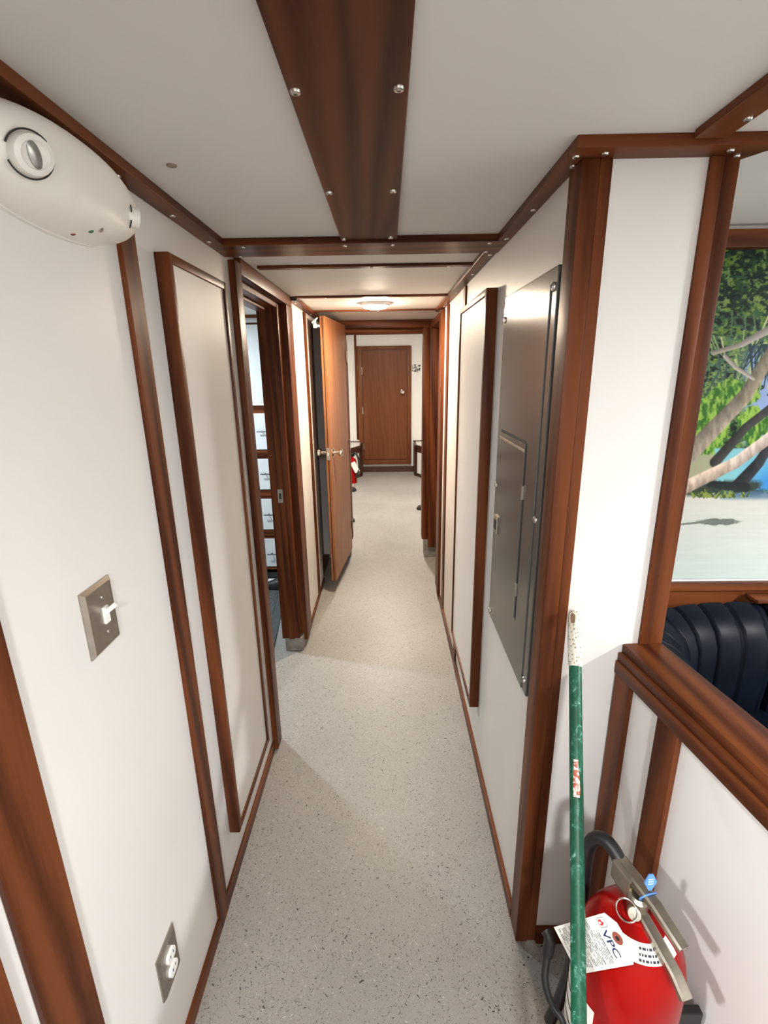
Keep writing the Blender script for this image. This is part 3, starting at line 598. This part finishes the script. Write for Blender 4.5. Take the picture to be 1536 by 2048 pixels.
# ------------------------------------------------------------------ dinette: mural wall, settee
HH = np.array([[531.141825, -125.170077, 784.182141], [-11.9159156, -670.864286, 1577.27883], [-0.00540500634, -0.153091048, 1.0]])
def paint(U, V):
    rs = np.random.RandomState(3)
    def noise(sx, sy, seed, oct=4):
        out = np.zeros_like(U); amp = 1.0; tot = 0
        for o in range(oct):
            r = np.random.RandomState(seed * 31 + o); n = 64; g = r.rand(n, n)
            x = U / sx * 2 ** o + 11.3 * o; y = V / sy * 2 ** o + 5.7 * o; xi = np.floor(x).astype(int); yi = np.floor(y).astype(int); fx = x - xi; fy = y - yi
            fx = fx * fx * (3 - 2 * fx); fy = fy * fy * (3 - 2 * fy); a = g[yi % n, xi % n]; b = g[yi % n, (xi + 1) % n]; c = g[(yi + 1) % n, xi % n]; d = g[(yi + 1) % n, (xi + 1) % n]
            out += amp * ((a * (1 - fx) + b * fx) * (1 - fy) + (c * (1 - fx) + d * fx) * fy); tot += amp; amp *= 0.55
        return out / tot
    col = np.zeros(U.shape + (3,))
    def put(mask, c, a=1.0):
        mk = np.clip(mask, 0, 1)[..., None] * a; col[:] = col * (1 - mk) + np.asarray(c, float) * mk
    def sm(x, e0, e1): t_ = np.clip((x - e0) / (e1 - e0), 0, 1); return t_ * t_ * (3 - 2 * t_)
    n1, n2, n3 = noise(26, 26, 1), noise(12, 9, 2), noise(7, 16, 3)
    # sky and foliage base
    put(np.ones_like(U), (150, 180, 225))
    sky = sm(U - (1490 - (V - 700) * 0.02), -12, 12) * sm(V, 680, 720) * (1 - sm(V, 880, 900))
    fol = np.zeros(U.shape + (3,)); g = np.clip((n1 - .35) / .35, 0, 1)[..., None]
    fol[:] = np.array((16, 44, 30)) * (1 - g) + np.array((52, 96, 48)) * g
    hz = (sm(V, 600, 690) * (1 - sm(V, 760, 830)))[..., None] * 0.5; fol = fol * (1 - hz) + np.array((120, 158, 128)) * hz
    lf_ = np.clip((n2 - .585) / .05, 0, 1)[..., None]; fol = fol * (1 - lf_) + np.array((104, 142, 54)) * lf_
    dk = np.clip((.40 - n2) / .06, 0, 1)[..., None]; fol = fol * (1 - dk) + np.array((10, 28, 24)) * dk
    n4 = noise(6.5, 5, 21); n5 = noise(40, 34, 8)
    lf2 = (np.clip((n4 - .55) / .07, 0, 1) * np.clip((n5 - .40) / .12, 0, 1))[..., None] * .75; fol = fol * (1 - lf2) + np.array((146, 178, 96)) * lf2
    dk2 = (np.clip((.44 - n4) / .08, 0, 1) * np.clip((.62 - n5) / .15, 0, 1))[..., None] * .85; fol = fol * (1 - dk2) + np.array((8, 24, 20)) * dk2
    skyfrac = sky * np.clip((n2 + n1 - .75) / .08, 0, 1)
    put(1 - skyfrac, fol)
    # bright bushes
    for cu, cv, r1, r2 in ((1420, 850, 42, 60), (1505, 850, 34, 44), (1470, 790, 50, 30), (1400, 905, 30, 28)):
        q = ((U - cu) / r1) ** 2 + ((V - cv) / r2) ** 2 + (n2 - .5) * 1.6; mk = 1 - sm(q, .8, 1.05)
        c = np.array((52, 110, 34)) + (np.clip((n3 - .42) / .2, 0, 1)[..., None]) * np.array((100, 90, 46)); put(mk, c)
    # palm fronds
    def seg(p, q, w0, w1, c, shade=0.25, tex=0.0):
        d = np.array(q, float) - p; L2 = (d ** 2).sum(); t_ = np.clip(((U - p[0]) * d[0] + (V - p[1]) * d[1]) / L2, 0, 1)
        dx = U - (p[0] + t_ * d[0]); dy = V - (p[1] + t_ * d[1]); w = w0 + (w1 - w0) * t_; dist = np.hypot(dx, dy); side = (dx * -d[1] + dy * d[0]) / math.sqrt(L2) / np.maximum(w, .1)
        cc = np.asarray(c, float) * (1 + shade * np.clip(side, -1, 1)[..., None]) * (1 + tex * (n3 - .5)[..., None] * 2)
        put(1 - sm(dist, w * .85, w * 1.1 + .6), np.clip(cc, 0, 255))
    for k in range(46):
        a = 1470 + rs.uniform(-110, 90); b = 640 + rs.uniform(-30, 110); an = rs.uniform(1.1, 2.1); L = rs.uniform(30, 75)
        seg((a, b), (a + math.cos(an) * L, b + math.sin(an) * L), 1.6, .5, [(150, 182, 110), (92, 128, 86), (200, 214, 150), (60, 92, 84)][k % 4], 0)
    for k in range(26):
        a = 1502 + rs.uniform(-5, 60); an = rs.uniform(1.2, 2.3); L = rs.uniform(40, 95); seg((a, 690), (a + math.cos(an) * L, 690 + math.sin(an) * L), 1.8, .6, [(40, 66, 80), (70, 100, 92), (34, 58, 60)][k % 3], 0)
    # sea
    sea = sm(V, 893, 899) * (1 - sm(V, 975, 985)) * sm(U, 1424, 1432); f = np.clip((U - 1470) / 60, 0, 1)[..., None] * np.clip((V - 900) / 60, 0, 1)[..., None]
    put(sea, np.array((134, 208, 214)) * (1 - f) + np.array((62, 150, 220)) * f)
    put(sm(V, 905, 912) * (1 - sm(V, 962, 972)) * (1 - sm(U, 1424, 1436)), (168, 176, 140))
    # sand
    sd_ = sm(V - (n2 - .5) * 6, 984, 990); f = np.clip((V - 990) / 170, 0, 1)[..., None]
    put(sd_, (np.array((214, 220, 206)) * (1 - f) + np.array((206, 228, 219)) * f) * (1 + (noise(60, 5, 9)[..., None] - .5) * .07))
    put(sm(V, 955, 968) * (1 - sm(V, 984, 997)) * (1 - sm(np.abs(U - 1440), 70, 90)) * np.clip((n2 - .3) / .1, 0, 1), (50, 62, 52))
    put(sm(V, 978, 985) * (1 - sm(V, 992, 1003)) * sm(U, 1430, 1450), (84, 122, 150), .8)
    for k in range(40):
        a = 1385 + rs.rand() * 110; seg((a, 990 + rs.rand() * 5), (a + rs.uniform(-14, 14), 978 + rs.rand() * 10), 1.8, .6, [(140, 160, 70), (70, 96, 46)][k % 2], 0)
    q = ((U - 1436) / 48) ** 2 + ((V - 1043) / 7) ** 2 + (n2 - .5) * 1.2; put(1 - sm(q, .5, 1.1), (112, 124, 116))
    seg((1362, 1048), (1420, 1042), 1.4, 2.2, (120, 130, 120), 0)
    # trunks (running on past the part seen through the opening)
    seg((1545, 700), (1720, 540), 12, 9, (140, 134, 112), .22, .25); seg((1545, 655), (1660, 560), 8, 5, (168, 166, 158), .2)
    seg((1545, 812), (1740, 690), 8, 7, (58, 60, 56), .3, .3); seg((1545, 880), (1640, 740), 9, 8, (44, 48, 52), .3, .3); seg((1545, 870), (1780, 720), 11, 9, (204, 194, 178), -.2, .22)
    for k in range(60):
        a = 1700 + rs.uniform(-90, 120); b = 570 + rs.uniform(-40, 90); an = rs.uniform(0.6, 2.6); L = rs.uniform(40, 120); seg((a, b), (a + math.cos(an) * L, b + math.sin(an) * L), 2.4, .6, [(96, 136, 70), (60, 104, 56), (150, 176, 96)][k % 3], 0)
    seg((1378, 908), (1490, 791), 17, 14, (146, 140, 122), .22, .25); seg((1488, 793), (1545, 700), 14, 12, (140, 134, 112), .22, .25)
    seg((1425, 706), (1480, 690), 4, 5, (158, 156, 140), .2); seg((1480, 690), (1545, 655), 5, 8, (168, 166, 158), .2)
    seg((1448, 712), (1470, 735), 4, 4, (176, 172, 158), .2); seg((1470, 735), (1506, 758), 4, 3, (180, 174, 160), .2)
    seg((1428, 925), (1490, 855), 10, 8, (54, 56, 52), .3, .3); seg((1490, 855), (1545, 812), 8, 8, (58, 60, 56), .3, .3)
    seg((1474, 972), (1516, 925), 13, 10, (40, 44, 48), .3, .3); seg((1516, 925), (1545, 880), 10, 9, (44, 48, 52), .3, .3); seg((1420, 968), (1490, 975), 7, 9, (34, 40, 40), .2)
    seg((1366, 976), (1470, 925), 13, 11, (206, 190, 168), -.2, .22); seg((1470, 925), (1545, 870), 11, 11, (204, 194, 178), -.2, .22)
    return np.clip(col, 0, 255)
mu = thing('wall_mural', 'tropical beach mural print with leaning palm trunks behind the settee', 'mural', (1.5, 1.46, 0.84))
NXm, NZm = 420, 560
xs, zs = np.linspace(0.70, 2.3, NXm + 1), np.linspace(0.838, 1.80, NZm + 1)
# finer sampling of the strip seen through the opening
xs = np.concatenate([np.linspace(0.70, 1.40, 350), np.linspace(1.405, 2.4, 200)]); NXm = len(xs) - 1
X, Z = np.meshgrid(xs, zs)
den = HH[2, 0] * X + HH[2, 1] * Z + HH[2, 2]; U = (HH[0, 0] * X + HH[0, 1] * Z + HH[0, 2]) / den; V = (HH[1, 0] * X + HH[1, 1] * Z + HH[1, 2]) / den
rgb = paint(U, V) / 255.0 * np.array((0.82, 0.79, 0.80))
lin = np.where(rgb <= .04045, rgb / 12.92, ((rgb + .055) / 1.055) ** 2.4)
me = bpy.data.meshes.new('mural_print'); nv = X.size; ii = np.arange(nv).reshape(X.shape)
co = np.stack([X - 1.5, np.full_like(X, -0.003), Z - 0.84], -1).reshape(-1, 3)
fc = np.stack([ii[:-1, :-1], ii[:-1, 1:], ii[1:, 1:], ii[1:, :-1]], -1).reshape(-1, 4)
me.vertices.add(nv); me.vertices.foreach_set('co', co.ravel()); me.loops.add(fc.size); me.loops.foreach_set('vertex_index', fc.ravel())
me.polygons.add(len(fc)); me.polygons.foreach_set('loop_start', np.arange(len(fc)) * 4); me.update(calc_edges=True)
ca = me.color_attributes.new('print', 'FLOAT_COLOR', 'POINT'); ca.data.foreach_set('color', np.concatenate([lin.reshape(-1, 3), np.ones((nv, 1))], 1).ravel())
m_, t_, b_ = nt('mural_ink'); at = t_.nodes.new('ShaderNodeAttribute'); at.attribute_name = 'print'; t_.links.new(at.outputs['Color'], b_.inputs['Base Color']); setp(b_, rough=0.5, spec=0.12)
me.materials.append(m_); mo_ = bpy.data.objects.new('mural_print', me); C.objects.link(mo_); mo_.parent = mu
box('mural_edge', PLASTW, 0.69, 2.4, 1.457, 1.46, 0.832, 0.839, mu, 0)
st('trim_23', WX, (0.60, 2.5, 1.43, 1.46, 1.798, 1.842), 'mahogany rail along the top of the beach mural')
r = thing('trim_24', 'mahogany rail under the beach mural behind the settee', 'rail', (1.5, 1.44, 0.6), kind='structure')
box('upper_rail', WX, 0.60, 2.5, 1.436, 1.46, 0.806, 0.832, r, 0.004, smooth=True)
box('back_board', WX, 0.60, 2.5, 1.446, 1.46, 0.45, 0.806, r, 0.002)
# settee
se = thing('settee', 'navy blue vinyl settee with channelled corner back under the mural', 'settee', (1.4, 1.2, 0.0))
box('seat_base', WX, 0.72, 2.4, 0.95, 1.44, 0.0, 0.33, se, 0.003)
MB().box(0.70, 2.4, 0.90, 1.36, 0.335, 0.45, 0.025).build('seat_cushion', NAVY, se, smooth=True)
path = spline([(0.695, 1.02), (0.70, 1.16), (0.735, 1.275), (0.815, 1.355), (0.93, 1.395), (1.06, 1.408), (1.235, 1.410)] and [(0.695, 1.02, 0), (0.70, 1.16, 0), (0.735, 1.275, 0), (0.815, 1.355, 0), (0.93, 1.395, 0), (1.05, 1.408, 0), (1.165, 1.410, 0)], 28)
cum = [0]
for a, b in zip(path, path[1:]): cum.append(cum[-1] + (b - a).length)
chw = 0.088
rings = []
for i, p in enumerate(path):
    d_ = (path[min(i + 1, len(path) - 1)] - path[max(i - 1, 0)]).normalized(); nrm = Vector((d_.y, -d_.x, 0))
    ph = (cum[i] / chw) % 1.0; gro = 0.0075 * max(0, 1 - min(ph, 1 - ph) / 0.11) ** 1.1 - 0.0025 * math.sin(PI * ph); th = 0.125 - gro; zt = 0.786 - gro * 0.8
    e_ = min(1, (cum[-1] - cum[i]) / 0.03); th *= 0.72 + 0.28 * math.sqrt(e_); zt -= 0.02 * (1 - math.sqrt(e_))
    pr = [(0, 0.40), (0, zt - 0.01), (0.012, zt), (0.035, zt - 0.004), (th * 0.55, zt - 0.022), (th * 0.8, zt - 0.05), (th * 0.95, zt - 0.09), (th, zt - 0.14), (th, 0.55), (th * 0.9, 0.42), (th * 0.8, 0.40)]
    rings.append([p + nrm * a + Vector((0, 0, z)) for a, z in pr])
MB().loft(rings).build('corner_back', NAVY, se, smooth=True)
MB().box(1.174, 1.80, 1.30, 1.43, 0.41, 0.775, 0.03).build('back_cushion', NAVY, se, smooth=True)
MB().box(1.81, 2.4, 1.30, 1.43, 0.41, 0.765, 0.03).build('back_cushion', NAVY, se, smooth=True)
box('top_ledge', WX, 1.14, 2.4, 1.378, 1.436, 0.788, 0.800, se, 0.006, smooth=True)

# ------------------------------------------------------------------ side cabin seen through the first doorway
cb = thing('drawer_cabinet', 'tall white drawer cabinet with dark bar handles in the side cabin', 'cabinet', (-0.95, 3.6, 0))
CX0, CX1, CY = -1.35, -0.60, 3.37
box('carcass', WX, CX0, CX1, CY + 0.012, 3.86, 0.0, 1.82, cb, 0.002)
box('toe_kick', DARK, CX0, CX1, CY + 0.004, CY + 0.02, 0.0, 0.085, cb, 0)
dd = box('upper_door', WHITECAB, CX0 + 0.01, CX1 - 0.01, CY, CY + 0.02, 1.285, 1.80, cb, 0.002)
box('top_filler', WHITECAB, CX0, CX1, CY + 0.002, CY + 0.02, 1.812, ZC, cb, 0)
for z0, z1, hz in ((0.985, 1.232, 1.112), (0.700, 0.918, 0.816), (0.400, 0.628, 0.518), (0.110, 0.326, 0.217)):
    dr = box('drawer', WHITECAB, CX0 + 0.01, CX1 - 0.01, CY, CY + 0.02, z0, z1, cb, 0.002)
    MB().tube([(-0.895, CY - 0.03, hz), (-0.73, CY - 0.03, hz)], 0.0045, 8).tube([(-0.865, CY, hz), (-0.865, CY - 0.03, hz)], 0.004, 8).tube([(-0.755, CY, hz), (-0.755, CY - 0.03, hz)], 0.004, 8).build('handle', HANDLE, dr, smooth=True)
    box('rail', WX, CX0, CX1, CY + 0.004, CY + 0.014, z0 - 0.05, z0 - 0.008, cb, 0.003)
st('trim_25', WX, (-1.9, -0.60, CY - 0.03, CY, 1.838, ZC), 'dark wooden ceiling trim above the drawer cabinet')
fm = thing('floor_mat', 'dark grey textured floor mat inside the side cabin', 'mat', (-0.9, 2.7, 0))
MB().prism([(-0.645, 2.30), (-0.755, 3.34), (-1.5, 3.34), (-1.5, 1.3), (-0.60, 1.3)], 'z', 0.0, 0.012, 0.003).build('mat_border', plain('mat_edge', (0.06, 0.065, 0.068), 0.7, noise=0.1), fm)
MB().prism([(-0.70, 2.30), (-0.80, 3.30), (-1.45, 3.30), (-1.45, 1.4), (-0.665, 1.4)], 'z', 0.0118, 0.0145).build('mat_field', MATM, fm)

def shoe(name, label, loc, ang, mat, L=0.27, group=None, h=0.09):
    t = thing(name, label, 'shoe', loc, group); M = TR(*loc) @ RZ(ang)
    def outline(k): # half width along the length 0..1
        return 0.047 * (math.sin(PI * min(1, max(0, k)) ** 0.8) ** 0.45 if 0 < k < 1 else 0.02) * (1.0 if k > .45 else .86)
    n = 14; rs_ = []
    for z in (0.0, 0.018):
        pass
    rings = []
    for i in range(n + 1):
        k = i / n; w_ = max(outline(k), 0.004); rings.append([M @ Vector((k * L, a * w_, z)) for a, z in ((-1, 0.002), (-1.03, 0.016), (1.03, 0.016), (1, 0.002))])
    MB().loft(rings).build('sole', DARK, t, smooth=True)
    rings = []
    for i in range(n + 1):
        k = i / n; w_ = max(outline(k) * 0.96, 0.003); top = h * (1.0 - 0.05 * k) if k < .35 else h * (0.98 - (k - .35) * 0.75); top = max(0.022, top * (1 if k < .97 else .55) * (1 if k > .03 else .7))
        rings.append([M @ Vector((k * L, a * w_, 0.016 + q * (top - 0.016))) for a, q in ((-1, 0), (-1, .45), (-.75, .82), (-.3, 1), (.3, 1), (.75, .82), (1, .45), (1, 0))])
    MB().loft(rings).build('upper', mat, t, smooth=True)
    return t
shoe('shoe', 'black shoe on the mat behind the first left door frame', (-0.66, 3.24, 0.0145), PI + 0.25, SHOEB, 0.24)
pn = MB(); pn.box(-0.905, -0.84, 3.22, 3.36, 0.0146, 0.017, 0, None); pn.build('paper_slip', PLASTW, label='small white slip on the mat edge before the cabinet', cat='paper')

# ------------------------------------------------------------------ forward space
d = thing('door_6', 'closed brown door with silver knob at the far end', 'door', (-0.04, 7.40, 0.12), kind='structure')
box('gap_backing', BEDGE, -0.38, 0.30, 7.405, 7.42, 0.15, 1.80, d, 0)  # dark sheet added behind the leaf so its gaps read as shaded
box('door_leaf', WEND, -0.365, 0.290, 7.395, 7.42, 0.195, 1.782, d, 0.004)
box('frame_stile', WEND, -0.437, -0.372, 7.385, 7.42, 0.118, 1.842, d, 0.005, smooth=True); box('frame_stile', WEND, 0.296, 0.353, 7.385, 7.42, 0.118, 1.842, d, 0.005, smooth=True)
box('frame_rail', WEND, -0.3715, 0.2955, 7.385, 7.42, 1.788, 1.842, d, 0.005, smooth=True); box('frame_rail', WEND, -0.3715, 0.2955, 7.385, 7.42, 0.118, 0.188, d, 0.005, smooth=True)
MB().lathe([(0.030, 0), (0.030, 0.006), (0.012, 0.010), (0.011, 0.03), (0.027, 0.042), (0.030, 0.055), (0.02, 0.068), (0, 0.071)], (0.217, 7.395, 1.193), RX(PI / 2), 20).build('knob', CHROME, d, smooth=True, label='silver knob')
for z in (1.50, 0.93, 0.4): MB().tube([(-0.3685, 7.385, z - 0.05), (-0.3685, 7.385, z + 0.05)], 0.010, 8).build('hinge', PLATE, d, smooth=True)
st('trim_26', WZ, (-0.470, -0.440, 7.405, 7.42, 0.5, 2.12), 'dark mahogany strip left of the far brown door')
st('baseboard_end', BEDGE, (-0.52, 0.41, 7.38, 7.42, 0, 0.085), 'dark baseboard below the far brown door', 'baseboard')
sk = MB(); sk.box(-0.06, 0.06, -0.002, 0, -0.052, 0.052, 0, TR(0.425, 7.419, 1.527) @ RY(0.10)); sk.build('sticker', STICK, label='black and white sticker right of the far brown door', cat='sticker')
def bunk(sgn, label):
    t = thing('bunk_bench', label, 'bench', (sgn * 0.7, 6.9, 0)); fx = lambda x: sgn * x
    plan = [(fx(0.392), 7.415), (fx(0.392), 7.10), (fx(0.98), 5.95), (fx(1.49), 5.95), (fx(1.49), 7.415)]
    if sgn < 0: plan = plan[::-1]
    MB().prism(plan, 'z', 0.0, 0.43).build('bench_box', WALL, t)
    cx = sum(p[0] for p in plan) / 5; cyy = sum(p[1] for p in plan) / 5
    MB().prism([(cx + (x - cx) * 1.0 - sgn * 0.004, y - 0.006) for x, y in plan], 'z', 0.43, 0.455).build('bench_edge', BEDGE, t)
    MB().prism([(cx + (x - cx) * 0.955, cyy + (y - cyy) * 0.96) for x, y in plan], 'z', 0.452, 0.463).build('bench_top', PANEL, t)
    a, b = Vector((fx(0.392), 7.10, 0)), Vector((fx(0.98), 5.95, 0)); dd_ = (b - a); ln = dd_.length; dd_.normalize(); nn = Vector((-dd_.y * -sgn, dd_.x * -sgn, 0)) * 1
    nn = Vector((dd_.y, -dd_.x, 0)) * (1 if sgn > 0 else -1)
    BM = Matrix(((dd_.x, nn.x, 0, a.x), (dd_.y, nn.y, 0, a.y), (0, 0, 1, 0), (0, 0, 0, 1)))
    for u0, u1, z0, z1 in ((0, 0.07, 0, 0.43), (0, ln, 0.36, 0.43), (0, ln, 0.0, 0.05), (ln - 0.06, ln, 0, 0.43), (ln * .5, ln * .5 + .05, 0, .43)):
        MB().box(u0, u1, -0.012, 0.006, z0, z1, 0, BM).build('front_frame', BEDGE, t)
    MB().box(0.0, 0.02, 0.0, 0.31, 0.0, 0.43, 0, Matrix(((sgn, 0, 0, fx(0.384)), (0, 1, 0, 7.10), (0, 0, 1, 0), (0, 0, 0, 1)))).build('end_frame', BEDGE, t)
    MB().box(0.0, 1.1, 7.40, 7.42, 0.455, 0.475, 0, Matrix(((sgn, 0, 0, fx(0.385)), (0, 1, 0, 0), (0, 0, 1, 0), (0, 0, 0, 1)))).build('back_ledge', BEDGE, t)
    return t
bunk(1, 'low white bench edged in dark wood right of far door')
bunk(-1, 'low white bench edged in dark wood left of far door')
f2 = thing('fire_extinguisher', 'distant red extinguisher with white tag on the floor left of far door', 'fire extinguisher', (-0.50, 6.66, 0))
A2 = Vector((-0.50, 6.66, 0))
MB().lathe([(0, 0), (0.06, 0), (0.06, 0.30), (0.05, 0.335), (0.02, 0.355), (0.02, 0.38), (0, 0.38)], A2, None, 20).build('cylinder', RED, f2, smooth=True)
MB().tube(spline([(-0.50, 6.64, 0.385), (-0.455, 6.62, 0.425), (-0.415, 6.61, 0.37), (-0.40, 6.60, 0.25), (-0.425, 6.58, 0.13), (-0.455, 6.59, 0.10)], 6), 0.014, 8).build('hose', DARK, f2, smooth=True)
MB().box(-0.04, 0.04, -0.012, 0.012, 0, 0.04, 0.003, TR(-0.50, 6.65, 0.375)).build('valve', DARK, f2)
MB().box(-0.035, 0.035, -0.001, 0.001, -0.075, 0.075, 0, TR(-0.456, 6.58, 0.235) @ RY(-0.45)).build('inspection_tag', PAPER, f2)
shoe('shoe', 'dark brown shoe toe showing past the right end jamb', (0.58, 5.22, 0), PI - 0.1, SHOE, 0.27)
shoe('shoe', 'small black shoe tip peeking past the open door, farther one', (-0.66, 6.10, 0), 0.25, SHOEB, 0.25)
shoe('shoe', 'grey-brown shoe tip peeking past the open door, nearer one', (-0.61, 4.78, 0), 0.15, SHOE, 0.26)

for o in list(bpy.data.objects):
    if '_w' in o: del o['_w']
